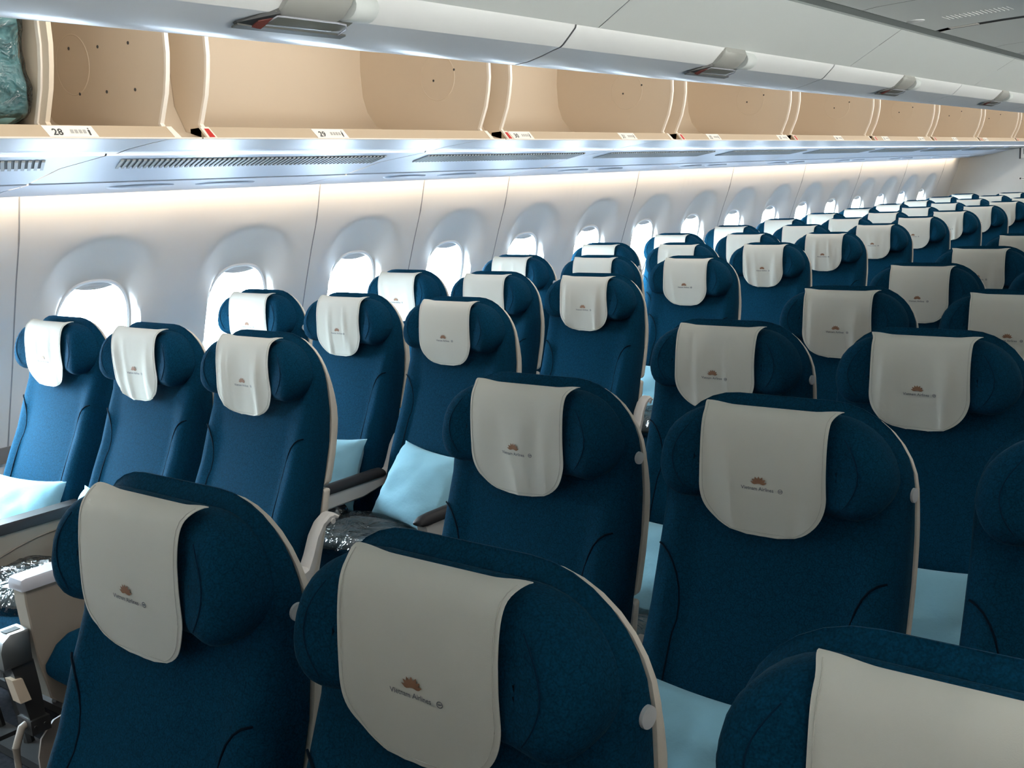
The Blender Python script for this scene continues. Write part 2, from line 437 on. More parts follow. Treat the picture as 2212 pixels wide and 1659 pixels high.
# ------------------------------------------------------------------ seats
YF = [(.40, -.175), (.46, -.165), (.655, -.105), (.75, -.065), (.833, -.022), (.876, -.005), (.947, .018), (1.0, .032), (1.1, .050), (1.2, .068), (1.25, .075)]
YB = [(.40, -.060), (.50, -.030), (.72, .043), (.80, .060), (.86, .083), (.95, .104), (1.0, .106), (1.05, .103), (1.12, .098), (1.2, .094), (1.25, .09)]
def smooth_interp(tab, z): return (interp(tab, z-.03)+interp(tab, z-.015)+interp(tab, z)+interp(tab, z+.015)+interp(tab, z+.03))/5
yf = lambda z: smooth_interp(YF, z)
yb = lambda z: smooth_interp(YB, z)
def rrect(hw, z0, z1, rt_, rb_, s=0., nc=9, ns=8):
    """rounded rectangle outline in (x, z), inset by s, fixed vertex count"""
    hw -= s; z0 += s; z1 -= s; rt_ = max(.004, min(rt_-s, hw-.001)); rb_ = max(.004, min(rb_-s, hw-.001))
    pts = []
    def arc(cx, cz, r, a0, a1):
        for i in range(nc): a = lerp(a0, a1, i/(nc-1)); pts.append((cx+r*cs(a), cz+r*sn(a)))
    def side(p, q):
        for i in range(1, ns): t = i/ns; pts.append((lerp(p[0], q[0], t), lerp(p[1], q[1], t)))
    arc(hw-rt_, z1-rt_, rt_, 0, math.pi/2); side((hw-rt_, z1), (-hw+rt_, z1))
    arc(-hw+rt_, z1-rt_, rt_, math.pi/2, math.pi); side((-hw, z1-rt_), (-hw, z0+rb_))
    arc(-hw+rb_, z0+rb_, rb_, math.pi, 1.5*math.pi); side((-hw+rb_, z0), (hw-rb_, z0))
    arc(hw-rb_, z0+rb_, rb_, 1.5*math.pi, 2*math.pi); side((hw, z0+rb_), (hw, z1-rt_))
    return pts
HW = .208
def backrest_mesh():
    mb = MB(); rings = []
    def bol(x, z):      # side bolsters stand a little proud below the shoulders
        return -.012*ss(.135, .165, abs(x))*ss(1.0, .93, z)
    R = .036
    spec = [(.012, None)]
    back = [(x, yb(z)-.001, z) for x, z in rrect(HW, .42, 1.195, .128, .03, .008)]
    rings.append(back)
    rings.append([(x, yb(z)-.010, z) for x, z in rrect(HW, .42, 1.195, .128, .03, 0)])
    for a in (0, 18, 36, 54, 72, 90):
        s_ = R*(1-cs(math.radians(a))); d = R*(1-sn(math.radians(a)))
        rings.append([(x, min(yb(z)-.012, yf(z)+d+bol(x, z)*sn(math.radians(a))), z) for x, z in rrect(HW, .42, 1.195, .128, .03, s_)])
    base = rrect(HW, .42, 1.195, .128, .03, .042)
    for t in (1, .9, .82, .74, .66, .5, .3, .1, 0):
        rings.append([(x*t, yf(z)+bol(x*t, z)-.004*(1-t*t), z) for x, z in base])
    mb.loft(rings, True, True, False); me = mb.mesh('backrest', FABRIC, 0, False)
    import bmesh
    b = bmesh.new(); b.from_mesh(me); bmesh.ops.remove_doubles(b, verts=b.verts, dist=.0004); bmesh.ops.dissolve_degenerate(b, edges=b.edges, dist=.0003); bmesh.ops.recalc_face_normals(b, faces=b.faces)
    b.to_mesh(me); b.free(); me.polygons.foreach_set('use_smooth', [True]*len(me.polygons)); me.set_sharp_from_angle(angle=math.radians(60)); return me
HZ0, HZ1 = 1.026, 1.180
def head_front(x, z): return -.004+.14*(z-1.07)-.014*ss(.10, .16, abs(x))+.012*ss(.17, .20, abs(x))
def headrest_mesh():
    mb = MB(); rings = []; R = .036; H = .197
    o = lambda s_: rrect(H, HZ0, HZ1, .10, .06, s_)
    rings.append([(x, max(.078, yf(z)+.01), z) for x, z in o(.02)]); rings.append([(x, .070, z) for x, z in o(.005)]); rings.append([(x, .060, z) for x, z in o(.001)])
    for a in (0, 15, 30, 45, 60, 75, 90):
        s_ = R*(1-cs(math.radians(a))); d = R*1.05*(1-sn(math.radians(a)))
        rings.append([(x, head_front(x, z)+d, z) for x, z in o(s_)])
    for s_ in (.044, .052, .060, .068, .0735, .0765):
        rings.append([(x, head_front(x, z)-.003*ss(.04, .1, s_), z) for x, z in o(s_)])
    mb.loft(rings); return mb.mesh('headrest', FABRIC, 60)
def shell_mesh(z0, z1, hw, rtop, rbot):
    mb = MB(); rings = []
    for s_, d in ((.02, -.006), (.001, -.004), (0, -.002), (0, .5), (.004, 1.), (.03, 1.7), (.08, 2.1)):
        rings.append([(x, yb(z)+(d if d <= 0 else d*lerp(.020, .004, ss(.98, 1.13, z))), z) for x, z in rrect(hw, z0, z1, rtop, rbot, s_)])
    mb.loft(rings[:6]); mb.mi = 1
    mb.loft([[(p[0], p[1]+.0005, p[2]) for p in rings[5]], rings[6]], True, False, True)
    return mb.mesh('back_shell', [SHELL, BACKGREY], 50)
def seam_mesh(sx):
    pts = []
    for i in range(26):
        t = i/25; z = .46+t*.40
        if t < .72: x, zz = .142+.004*sn(t*3), .46+t/.72*.36
        else:
            q = (t-.72)/.28*math.pi/2; x, zz = .142+.053*(1-cs(q)), .82+.115*sn(q)
        pts.append((sx*x, yf(zz)-.012*ss(.135, .165, x)*ss(1.0, .93, zz)-.004*(1-min(1, x/.166)**2)+.036*(1-math.sqrt(max(0, 1-(max(0, x-.172)/.036)**2)))-.0004, zz))
    mb = MB(); mb.tube(pts, .0017, 6); return mb.mesh('seam', SEAM)
def wing_seam_mesh(sx):
    pts = []
    for i in range(15):
        a = lerp(-.95, 1.05, i/14)
        x = .121+.034*cs(a*1.25); z = 1.100+.052*a
        pts.append((sx*x, head_front(x, z)-.0008, z))
    mb = MB(); mb.tube(pts, .0008, 6); return mb.mesh('wing_seam', WINGSEAM)
def cushion_mesh():
    mb = MB(); rings = []
    zc = lambda y: .445+.030*ss(-.2, -.50, y)
    prof = []
    out = []
    for i in range(40):
        a = 2*math.pi*i/40; out.append((abs(cs(a))**.35*math.copysign(1, cs(a)), abs(sn(a))**.5*math.copysign(1, sn(a))))
    # cross-sections across x, swept front to back
    n = 15
    for k in range(n+1):
        t = k/n; y = lerp(-.525, -.10, t)
        top = zc(y)+.045*math.sqrt(max(0, 1-(1-min(1, t/.16))**2)) - .03*(1-min(1, t/.16)); bot = .34+.06*(1-min(1, t/.2))
        hz = (top-bot)/2; c = (top+bot)/2
        rings.append([(.213*px, y, c+hz*pz) for px, pz in out])
    mb.loft(rings); return mb.mesh('seat_cushion', FABRIC, 60)
def rod(mb, a, b, w, h):
    mb.tube([a, b], 0, 8, (w, h))
def frame_mesh():
    mb = MB()
    mb.box(-.20, .20, -.47, -.04, .30, .335)
    for x in (-.16, .16):
        mb.tube([(x, -.42, .31), (x, -.38, .02)], .016, 8); mb.tube([(x, -.12, .31), (x, -.20, .02)], .016, 8)
    mb.box(-.23, .23, -.44, -.36, .005, .03); mb.box(-.23, .23, -.22, -.14, .005, .03)
    return mb.mesh('seat_frame', DARKMETAL)
def arm_body_mesh():
    """slim armrest: a curved bracket at the back and a beige beam running forward"""
    mb = MB(); w = .019
    top = [(.047, .735), (.036, .742), (.02, .741), (-.004, .728), (-.026, .70), (-.046, .656), (-.064, .625), (-.085, .618), (-.20, .615), (-.40, .612), (-.432, .603)]
    bot = [(.052, .724), (.047, .719), (.038, .722), (.026, .720), (.006, .712), (-.014, .686), (-.032, .640), (-.060, .580), (-.20, .556), (-.38, .556), (-.43, .575)]
    rings = []
    for (ty, tz), (by, bz) in zip(top, bot):
        rings.append([(-w, ty, tz-.006), (-w*.7, ty, tz), (w*.7, ty, tz), (w, ty, tz-.006), (w, by, bz+.006), (w*.7, by, bz), (-w*.7, by, bz), (-w, by, bz+.006)])
    mb.loft(rings); mb.disc((w, .028, .722), (1, 0, 0), .008, .003, 14)
    return mb.mesh('armrest', ARMBODY, 35)
def arm_pad_mesh():
    mb = MB(); rings = []
    for y, s_ in ((-.09, .6), (-.10, .9), (-.13, 1), (-.25, 1), (-.40, 1), (-.43, .9), (-.446, .6), (-.452, .2)):
        w, h = .0245*lerp(.6, 1, s_), .022*s_
        zc = .612+.0*y
        rings.append([(w*cs(a), y, zc+max(-.006, h*sn(a))) for a in [2*math.pi*i/16 for i in range(16)]])
    mb.loft(rings); return mb.mesh('armrest_pad', ARMPAD, 45)
def hook_mesh():
    mb = MB(); mb.disc((HW-.002, yb(1.058)-.020, 1.058), (1, -.12, 0), .0115, .006, 24, .0112); return mb.mesh('coat_hook', DISC, 35)

ME_BACK, ME_HEAD = backrest_mesh(), headrest_mesh()
ME_SHELL, ME_LOWER = shell_mesh(.80, 1.186, HW+.002, .124, .01), shell_mesh(.42, .792, HW+.002, .01, .02)
ME_SEAM = (seam_mesh(-1), seam_mesh(1)); ME_WING = (wing_seam_mesh(-1), wing_seam_mesh(1))
ME_CUSH, ME_FRAME, ME_ARM, ME_PAD, ME_HOOK = cushion_mesh(), frame_mesh(), arm_body_mesh(), arm_pad_mesh(), hook_mesh()
SP, ROW = .4855, .8128
COLX = {'A': -3.2174, 'B': -2.7319, 'C': -2.2464, 'D': -1.1724, 'E': -.687, 'F': -.180}
AY1, DY0 = 1.7775, .726
def make_seat(arms=('r',), hook=True):
    root = empty('passenger_seat', (0, 0, 0))
    link('backrest', ME_BACK, root); h = link('headrest', ME_HEAD, root)
    for m in ME_WING: link('wing_seam', m, h)
    for m in ME_SEAM: link('seam', m, root)
    s_ = link('back_shell', ME_SHELL, root); s_['label'] = 'cream plastic back shell'
    s_ = link('lower_shell', ME_LOWER, root); s_['label'] = 'cream plastic lower back shell'
    link('seat_cushion', ME_CUSH, root); f = link('seat_frame', ME_FRAME, root); f['label'] = 'dark metal seat frame'
    for a in arms:
        ar = link('armrest', ME_ARM, root); ar.location.x = SP/2 if a == 'r' else -SP/2; ar['label'] = 'beige armrest with dark pad'
        link('armrest_pad', ME_PAD, ar)
    if hook: k = link('coat_hook', ME_HOOK, root); k['label'] = 'round grey coat hook'
    return root

# headrest covers -----------------------------------------------------------
CPATH = [(0, (.038, 1.1845)), (.010, (.028, 1.1865)), (.020, (.0180, 1.1852)), (.031, (.0080, 1.180)), (.043, (.0000, 1.170)),
         (.061, (-.0055, 1.152)), (.088, (-.0095, 1.126)), (.118, (-.0115, 1.096)), (.143, (-.0118, 1.071)), (.178, (-.010, 1.036)), (.208, (-.0065, 1.006)), (.232, (-.003, .982))]
CL = CPATH[-1][0]
def cpath(s_):
    for (a, p), (b, q) in zip(CPATH, CPATH[1:]):
        if s_ <= b:
            t = (s_-a)/(b-a); return lerp(p[0], q[0], t), lerp(p[1], q[1], t)
    return CPATH[-1][1]
def cpath_s(s_): 
    ps = [cpath(max(0, min(CL, s_+d))) for d in (-.008, -.004, 0, .004, .008)]
    if s_ < .008 or s_ > CL-.008: return cpath(s_)
    return sum(p[0] for p in ps)/5, sum(p[1] for p in ps)/5
def hem_mesh(c, hw=.107):
    Rb = .082; pts = []
    for k in range(-30, 31):
        f = abs(k)/30; s_ = lerp(CL-.0062, .012, f**1.6) if f > 0 else CL-.0062
        half = hw+c.flare*ss(.035, .0, s_); rem = CL-s_
        if rem < Rb: half = max(.012, (half-Rb)+math.sqrt(max(0, Rb*Rb-(Rb-rem)**2)))
        pts.append(c.point(math.copysign(max(0, half-.0062), k) if k else 0, s_, .0011))
    mb = MB(); mb.tube(pts, .0005, 5); return mb.mesh('hem', HEM)
class Cover:
    def __init__(s, seed, amp, skew=0., flare=.010, drop=0.):
        r = random.Random(seed); s.amp = amp; s.skew = skew; s.flare = flare; s.drop = drop
        s.fold = [(r.uniform(-.095, .095), r.uniform(.005, .012), r.uniform(-.5, 1.), r.uniform(-.16, .16)) for _ in range(9)]
        s.seed = seed; s.curl = (r.uniform(0, .006), r.uniform(0, .008))
    def point(s, x, s_, lift=0.):
        y, z = cpath_s(s_)
        w = ss(.03, .11, s_)
        d = 0
        for c, wd_, a, tl in s.fold: d += a*math.exp(-((x-c-tl*(s_-.15))/wd_)**2)
        d += .7*mnoise.noise(Vector((x*22+s.seed*3.1, s_*9, s.seed)))
        y -= s.amp*d*w
        e = abs(x)/.108
        y -= (s.curl[0] if x > 0 else s.curl[1])*ss(.75, 1.0, e)*ss(.14, .23, s_)
        # the stiff back corners stand off the rounded pad
        z += .004*ss(.6, 1.0, e)*ss(.03, .0, s_); 
        xx = x + s.skew*(s_-.03)
        return (xx, y-lift, z-s.drop*ss(.05, .2, s_))
def cover_mesh(c, hw=.107):
    mb = MB(); nu, nv = 26, 44; grid = []
    Rb = .082
    for j in range(nv+1):
        s_ = CL*j/nv
        half = hw + c.flare*ss(.035, .0, s_) - .0015*sn(s_*20)
        rem = CL-s_
        if rem < Rb: half = max(.012, (half-Rb)+math.sqrt(max(0, Rb*Rb-(Rb-rem)**2)))
        row = []
        for i in range(nu+1):
            t = -1+2*i/nu; row.append(c.point(half*t, s_))
        grid.append(row)
    o = [p for row in grid for p in row]
    fs = [(j*(nu+1)+i, j*(nu+1)+i+1, (j+1)*(nu+1)+i+1, (j+1)*(nu+1)+i) for j in range(nv) for i in range(nu)]
    mb.add(o, fs); me = mb.mesh('headrest_cover', CLOTH, 0, False)
    solidify(me, .0012); me.polygons.foreach_set('use_smooth', [True]*len(me.polygons)); me.set_sharp_from_angle(angle=math.radians(55))
    return me
TXT = text_mesh('Vietnam Airlines', .0082, 'CENTER', .00012)
def petal(cx, cz, a, l, w):
    pts = [(0, 0), (w*.55, l*.3), (w*.6, l*.55), (w*.25, l*.82), (0, l), (-w*.25, l*.82), (-w*.6, l*.55), (-w*.55, l*.3)]
    return [(cx+x*cs(a)-z*sn(a), cz+x*sn(a)+z*cs(a)) for x, z in pts]
def logo_meshes(c):
    s0 = .143; L = .0016
    mb = MB()
    for a, l, w, ox in ((0, .0125, .0052, 0), (.42, .0128, .005, -.001), (-.42, .0128, .005, .001), (.86, .0122, .0045, -.002), (-.86, .0122, .0045, .002), (1.3, .0112, .0036, -.003), (-1.3, .0112, .0036, .003)):
        p = petal(ox, 0, a, l, w); mb.add([c.point(x-.002, s0-z, L) for x, z in p], [tuple(range(len(p)))])
    lotus = mb.mesh('lotus_emblem', LOTUS, 0, False)
    mb = MB(); vs, fs = TXT
    mb.add([c.point(v.x-.004, s0+.0105-v.y, L) for v in vs], fs)
    cx, r1, r2 = .0345, .0038, .0028; n = 16
    ring = [c.point(cx+r1*cs(2*math.pi*i/n), s0+.0075-r1*sn(2*math.pi*i/n), L) for i in range(n)]+[c.point(cx+r2*cs(2*math.pi*i/n), s0+.0075-r2*sn(2*math.pi*i/n), L) for i in range(n)]
    mb.add(ring, [(i, (i+1) % n, n+(i+1) % n, n+i) for i in range(n)])
    mb.add([c.point(cx+x, s0+.0075-z, L) for x, z in ((-.003, .0005), (.003, .0012), (.0025, -.0002), (-.001, -.0012))], [(0, 1, 2, 3)])
    return lotus, mb.mesh('airline_name', PRINT, 0, False)
COVERS = []
for args in ((1, .0018, 0, .008, 0), (2, .0048, .01, .010, 0), (3, .0045, -.02, .007, 0), (4, .0064, .015, .010, .003), (5, .0026, -.008, .008, 0), (6, .0068, 0, .011, 0)):
    c = Cover(*args); COVERS.append((cover_mesh(c), *logo_meshes(c), hem_mesh(c)))
COVER_PLAIN = COVERS
def make_cover(v, logo=True):
    o = link('headrest_cover', COVERS[v][0])
    link('hem', COVERS[v][3], o)
    if logo:
        a = link('lotus_emblem', COVERS[v][1], o); a['label'] = 'brown lotus emblem'
        b = link('airline_name', COVERS[v][2], o); b['label'] = 'small grey airline lettering'
    return o

ORD = ['nearest', 'second', 'third', 'fourth', 'fifth', 'sixth', 'seventh', 'eighth', 'ninth', 'tenth', 'eleventh', 'twelfth', 'thirteenth', 'fourteenth', 'fifteenth']
POSN = {'A': 'window seat', 'B': 'middle seat', 'C': 'aisle seat', 'D': 'left-hand seat', 'E': 'middle seat', 'F': 'right-hand seat'}
def seat_ref(c, i):
    blk = 'window block' if c in 'ABC' else 'centre block'
    return POSN[c], blk, ORD[i]
def visible(c, i):
    y = (AY1+ROW*(i)) if c in 'ABC' else (DY0+ROW*i)
    d = Vector((COLX[c], y, 1.1))-CAM; return 1106+F_PX*d.dot(rt)/d.dot(fw) < 2760
VAR = {('D', 0): 0, ('E', 0): 4, ('F', 0): 0, ('D', 1): 1, ('E', 1): 4, ('C', 0): 5, ('B', 0): 3, ('A', 0): 2, ('A', 1): 4, ('B', 1): 2, ('C', 1): 0, ('E', 2): 5, ('D', 2): 2}
protos = {}
def place_seat(c, i):
    y = (AY1+ROW*i) if c in 'ABC' else (DY0+ROW*i)
    front = c in 'ABC' and i == 0
    arms = ('r',)
    if c in 'AD': arms = ('l', 'r')
    if front: arms = {'A': ('l',), 'B': (), 'C': ('r',)}[c]
    hook = c in 'DEFA'
    key = (arms, hook)
    if key not in protos: o = protos[key] = make_seat(arms, hook); o.location = (COLX[c], y, 0)
    else: o = copy_tree(protos[key], (COLX[c], y, 0))
    p, blk, od = seat_ref(c, i)
    tag(o, f'blue fabric {p} in the {od} row of the {blk}', 'seat', f'seats of the {blk}')
    v = VAR.get((c, i), (ord(c)*7+i*5) % 6)
    k = make_cover(v); k.location = (COLX[c], y, 0); k.rotation_euler.z = 0
    tag(k, f'white headrest cover on the {p}, {od} row of the {blk}', 'headrest cover', f'headrest covers of the {blk}')
for i in range(14):
    for c in 'ABC':
        if visible(c, i): place_seat(c, i)
for i in range(15):
    for c in 'DEF':
        if visible(c, i): place_seat(c, i)

# rows that stand outside the frame: the block across the second aisle and the centre rows beside and behind the camera
SEAT0 = protos[(('r',), False)]
for i in range(-3, 15):
    for x in (COLX['D'], COLX['E'], COLX['F']) if i < 0 else ():
        o = copy_tree(SEAT0, (x, DY0+ROW*i, 0)); tag(o, 'blue fabric seat of the centre rows left of and behind the camera', 'seat', 'centre seats outside the photo')
for i in range(-3, 14):
    for x in (XR(COLX['A']), XR(COLX['B']), XR(COLX['C'])):
        o = copy_tree(SEAT0, (x, AY1+ROW*i, 0)); tag(o, 'blue fabric seat of the block across the second aisle, right of the photo', 'seat', 'seats of the far block outside the photo')

# front-row consoles with solid sides, and the stowed screen arm
def console(x, label, top, length):
    root = empty('armrest_console', (x, AY1, 0), label, 'armrest')
    y0 = -.555; w = .028
    poly = [(y0, .30), (y0+.02, .635), (y0+.03, .645), (-.10, .645), (-.06, .45), (-.10, .30)]
    mb = MB(); rings = []
    side = [(y0+.035, .34), (y0+.015, .46), (y0+.004, .60), (y0+.004, .64), (-.09, .64), (-.06, .50), (-.20, .30), (y0+.10, .28)]
    for xx, s_ in ((-w, .006), (-w+.004, 0), (w-.004, 0), (w, .006)):
        cy, cz = sum(p[0] for p in side)/8, sum(p[1] for p in side)/8
        rings.append([(xx, yy+(cy-yy)*s_*3, zz+(cz-zz)*s_*3) for yy, zz in side])
    mb.loft(rings); mb.build('side_panel', CONSOLE, root, 35)
    mb = MB(); rings = []
    for yy, s_ in ((y0-.004, .5), (y0, .9), (y0+.01, 1), (-.15, 1), (-.09, 1), (-.08, .8)):
        ww = (w+.006)*lerp(.8, 1, s_); zt, zb_ = .640+.024*s_, .634
        rings.append([(-ww, yy, zb_), (-ww, yy, zt-.007), (-ww+.006, yy, zt), (ww-.006, yy, zt), (ww, yy, zt-.007), (ww, yy, zb_)])
    mb.loft(rings); o = mb.build('top_cap', top, root, 45); o['label'] = 'dark armrest pad' if top is ARMPAD else 'pale grey armrest cap'
    return root
cA = console((COLX['A']+COLX['B'])/2, 'solid taupe armrest console with dark top beside the window seat', ARMPAD, .4)
mb = MB(); pts = [(.0295, -.55+.42*t, .50+.105*sn(t*math.pi*.55)) for t in [i/14 for i in range(15)]]
mb.tube(pts, .0025, 6); mb.build('panel_groove', mat('groove_brown', (.20, .16, .13), .6), cA)
cB = console((COLX['B']+COLX['C'])/2, 'solid taupe armrest console with pale cap and silver screen arm in front', CONSTOP, .4)
t = empty('screen_arm', ((COLX['B']+COLX['C'])/2-.005, AY1-.575, 0), 'silver folded screen arm standing in front of the pale capped console', 'screen arm')
mb = MB(); rings = []
for xx, s_ in ((-.032, .85), (-.028, 1), (.028, 1), (.032, .85)):
    rings.append([(xx, -.012+.036*s_*q[0], .495+.042*s_*q[1]) for q in ((-1, -1), (-1.05, .1), (-.85, .65), (-.3, 1), (1, 1), (1, -1))])
mb.loft(rings); mb.build('pivot_head', METAL, t)
mb = MB(); mb.box(-.012, .012, -.025, .012, .5365, .5385); mb.build('latch_mark', DARKGAP, t)
mb = MB(); mb.loft([[(-.024, -.030, .455), (.024, -.030, .455), (.024, .028, .455), (-.024, .028, .455)], [(-.026, -.014, .38), (.026, -.014, .38), (.026, .035, .38), (-.026, .035, .38)], [(-.024, .0, .30), (.024, .0, .30), (.024, .04, .30), (-.024, .04, .30)]]); mb.build('arm_link', DARKMETAL, t)
mb = MB(); mb.loft([[(-.0, -.036, .425), (.034, -.036, .425), (.034, -.010, .42), (0, -.010, .42)], [(.0, -.024, .36), (.036, -.024, .36), (.036, .004, .36), (.0, .004, .36)]]); o = mb.build('label_block', mat('warm_label', (.62, .50, .38), .4), t); o['label'] = 'cream label block'
mb = MB(); mb.box(-.03, .034, -.005, .045, .265, .302); mb.disc((.0345, .005, .285), (1, 0, 0), .004, .002, 10); mb.disc((.0345, .03, .285), (1, 0, 0), .004, .002, 10); mb.build('mount_block', DARKMETAL, t)
t2 = empty('seat_support', ((COLX['B']+COLX['C'])/2, AY1-.56, 0), 'taupe tubular support loop and vented shroud below the silver screen arm', 'seat support')
mb = MB(); mb.tube([(.0, .03, .28), (0, .0, .295), (0, -.03, .285), (0, -.05, .24), (0, -.05, .16), (0, -.045, .0)], .010, 10); mb.build('support_tube', mat('taupe_paint', (.30, .26, .22), .45), t2)
mb = MB(); rings = []
for xx in (.0, .006): rings.append([(xx, yy, zz) for yy, zz in ((.0, .0), (.0, .19), (.012, .235), (.05, .27), (.30, .31), (.34, .30), (.34, 0))])
mb.loft(rings); sh = mb.build('shroud_panel', mat('shroud_taupe', (.26, .22, .19), .5), t2)
mb = MB()
for r in range(5):
    for q in range(6): 
        y = .075+q*.03+(r % 2)*.012; z = .135-r*.016+q*.002
        mb.box(.0055, .0066, y, y+.020, z, z+.006)
mb.build('vent_slots', DARKGAP, sh)

# pillows and bagged blankets on the seats ------------------------------------------------
def pillow_mesh(seed, w=.36, h=.26, T=.055):
    r = random.Random(seed); n = 22; mb = MB(); top, bot = [], []
    for j in range(n+1):
        for i in range(n+1):
            u, v = -1+2*i/n, -1+2*j/n
            pin = 1-.10*(1-abs(u)**2)*(abs(v)**3) ; pin2 = 1-.10*(1-abs(v)**2)*(abs(u)**3)
            x, y = w/2*u*pin2, h/2*v*pin
            t = T*((1-u**2)*(1-v**2)+1e-9)**.42
            nz = mnoise.noise(Vector((u*2.3+seed, v*2.3, seed*.7)))*.010*(1-max(abs(u), abs(v))**4)
            nz += mnoise.noise(Vector((u*6+seed, v*6, seed*.7)))*.004
            top.append((x, y, t+nz)); bot.append((x, y, -t+nz))
    idx = lambda i, j: j*(n+1)+i
    fs = []; N = len(top)
    for j in range(n):
        for i in range(n):
            a, b, c, d = idx(i, j), idx(i+1, j), idx(i+1, j+1), idx(i, j+1)
            fs.append((a, b, c, d)); fs.append((N+d, N+c, N+b, N+a))
    for i in range(n):
        fs.append((idx(i, 0), N+idx(i, 0), N+idx(i+1, 0), idx(i+1, 0))); fs.append((idx(i+1, n), N+idx(i+1, n), N+idx(i, n), idx(i, n)))
        fs.append((idx(0, i+1), N+idx(0, i+1), N+idx(0, i), idx(0, i))); fs.append((idx(n, i), N+idx(n, i), N+idx(n, i+1), idx(n, i+1)))
    mb.add(top+bot, fs); return mb.mesh('pillow', PILLOW, 70)
def bag_mesh(seed, w, h, T, amp, name, m, grow=0.):
    n = 24; mb = MB(); rings = []
    for j in range(n+1):
        v = -1+2*j/n; ring = []
        for i in range(40):
            a = 2*math.pi*i/40
            e = (1-abs(v)**3.5)**.45
            cx = abs(cs(a))**.55*math.copysign(1, cs(a)); cz = abs(sn(a))**.8*math.copysign(1, sn(a))
            x = (w/2+grow)*cx*(e*.9+.1+.12*ss(.8, 1, abs(v))); z = (T+grow)*cz*max(.04, e); y = (h/2+grow*3)*v
            nz = mnoise.noise(Vector((x*14+seed, y*14, z*14+seed)))*amp + mnoise.noise(Vector((x*40+seed, y*40, z*40)))*amp*.45
            f = 1+nz/.1
            ring.append((x*f, y, z*f+T))
        rings.append(ring)
    mb.loft(rings); return mb.mesh(name, m, 70)
PILS = [pillow_mesh(3), pillow_mesh(8, .38, .27, .05), pillow_mesh(12, .34, .25, .06)]
BAGS = [(bag_mesh(2, .30, .24, .045, .018, 'blanket', BLANKET), bag_mesh(2, .32, .26, .050, .024, 'plastic_wrap', FILM, .006)),
        (bag_mesh(9, .36, .26, .028, .016, 'blanket', BLANKET), bag_mesh(9, .39, .29, .032, .024, 'plastic_wrap', FILM, .005))]
def seat_xy(c, i): return COLX[c], (AY1+ROW*i) if c in 'ABC' else (DY0+ROW*i)
def put_pillow(c, i, dx, dy, z, tilt, rz, v, label):
    x, y = seat_xy(c, i); o = link('pillow', PILS[v]); o.location = (x+dx, y+dy, z); o.rotation_euler = (math.radians(tilt), 0, math.radians(rz))
    o.rotation_mode = 'XYZ'; tag(o, label, 'pillow', 'pale blue pillows on the seats')
def put_bag(c, i, dx, dy, z, rz, v, label, tilt=0):
    x, y = seat_xy(c, i); t = empty('bagged_blanket', (x+dx, y+dy, z), label, 'blanket', 'plastic wrapped blankets on the seats'); t.rotation_euler = (math.radians(tilt), 0, math.radians(rz))
    link('blanket', BAGS[v][0], t); p = link('plastic_wrap', BAGS[v][1], t); p['label'] = 'clear shiny plastic wrap'
put_pillow('A', 0, .02, -.175, .600, 62, 10, 0, 'pale blue pillow on the nearest window seat behind the dark topped console')
put_pillow('B', 0, .0, -.175, .60, 64, -5, 1, 'pale blue pillow on the nearest middle seat, mostly hidden by the front seat')
put_pillow('B', 1, .06, -.20, .62, 66, 8, 2, 'pale blue pillow seen beside the right edge of the nearest aisle seat')
put_pillow('C', 1, .05, -.22, .630, 54, -14, 1, 'large pale blue pillow leaning on the second aisle seat, above a plastic bag')
put_pillow('C', 3, -.02, -.20, .62, 64, 3, 0, 'pale blue pillow on the fourth aisle seat, glimpsed across the aisle')
put_pillow('D', 2, -.03, -.20, .615, 66, 0, 2, 'pale blue pillow glimpsed between two seats of the centre block second row')
put_pillow('E', 1, -.03, -.21, .655, 62, -5, 1, 'large pale blue pillow lying on the centre seat behind the front row gap')
put_pillow('E', 2, .03, -.20, .615, 66, 0, 0, 'pale blue pillow glimpsed right of the big centre headrest')
put_bag('B', 0, .0, -.36, .475, 10, 0, 'plastic wrapped blanket at the left photo edge between the two consoles')
put_bag('B', 1, .10, -.36, .475, 0, 0, 'plastic wrapped blanket under the armrest beside the nearest aisle seat')
put_bag('C', 1, -.05, -.36, .475, 14, 1, 'shiny plastic wrapped blanket in front of the large leaning pillow')
put_bag('C', 3, .0, -.36, .475, 5, 0, 'plastic wrapped blanket on the fourth aisle seat across the aisle')
put_bag('D', 2, -.0, -.36, .475, 0, 1, 'grey plastic wrapped blanket glimpsed left of the big centre seat')
put_bag('E', 2, .04, -.36, .475, 12, 0, 'grey plastic wrapped blanket glimpsed right of the big centre seat')

# ------------------------------------------------------------------ outboard overhead bins (open)
BP = 1.332; B0 = 1.876          # bin spacing, near edge of the second bin in view
EDGE = [(-2.452, 1.738), (-2.458, 1.746), (-2.445, 1.775), (-2.425, 1.82), (-2.412, 1.87), (-2.404, 1.92), (-2.404, 1.98), (-2.410, 2.06), (-2.43, 2.16), (-2.45, 2.24)]
INNER = [(-2.445, 1.735), (-2.70, 1.738), (-2.88, 1.752), (-2.96, 1.785), (-3.005, 1.84), (-3.025, 1.90), (-3.03, 2.0), (-3.02, 2.12), (-2.96, 2.22), (-2.86, 2.26), (-2.45, 2.25)]
SIDEPOLY = EDGE+[(-2.86, 2.262), (-2.97, 2.22), (-3.03, 2.12), (-3.036, 1.95), (-3.02, 1.86), (-2.97, 1.78), (-2.88, 1.742), (-2.80, 1.728), (-2.52, 1.712), (-2.456, 1.708)]
LBL = [('28', 1.4375), ('29', 2.287), ('30', 3.257), ('31', 4.02), ('32', 4.83), ('33', 5.66), ('34', 6.50), ('35', 7.37), ('36', 8.16), ('37', 9.03), ('38', 9.99)]
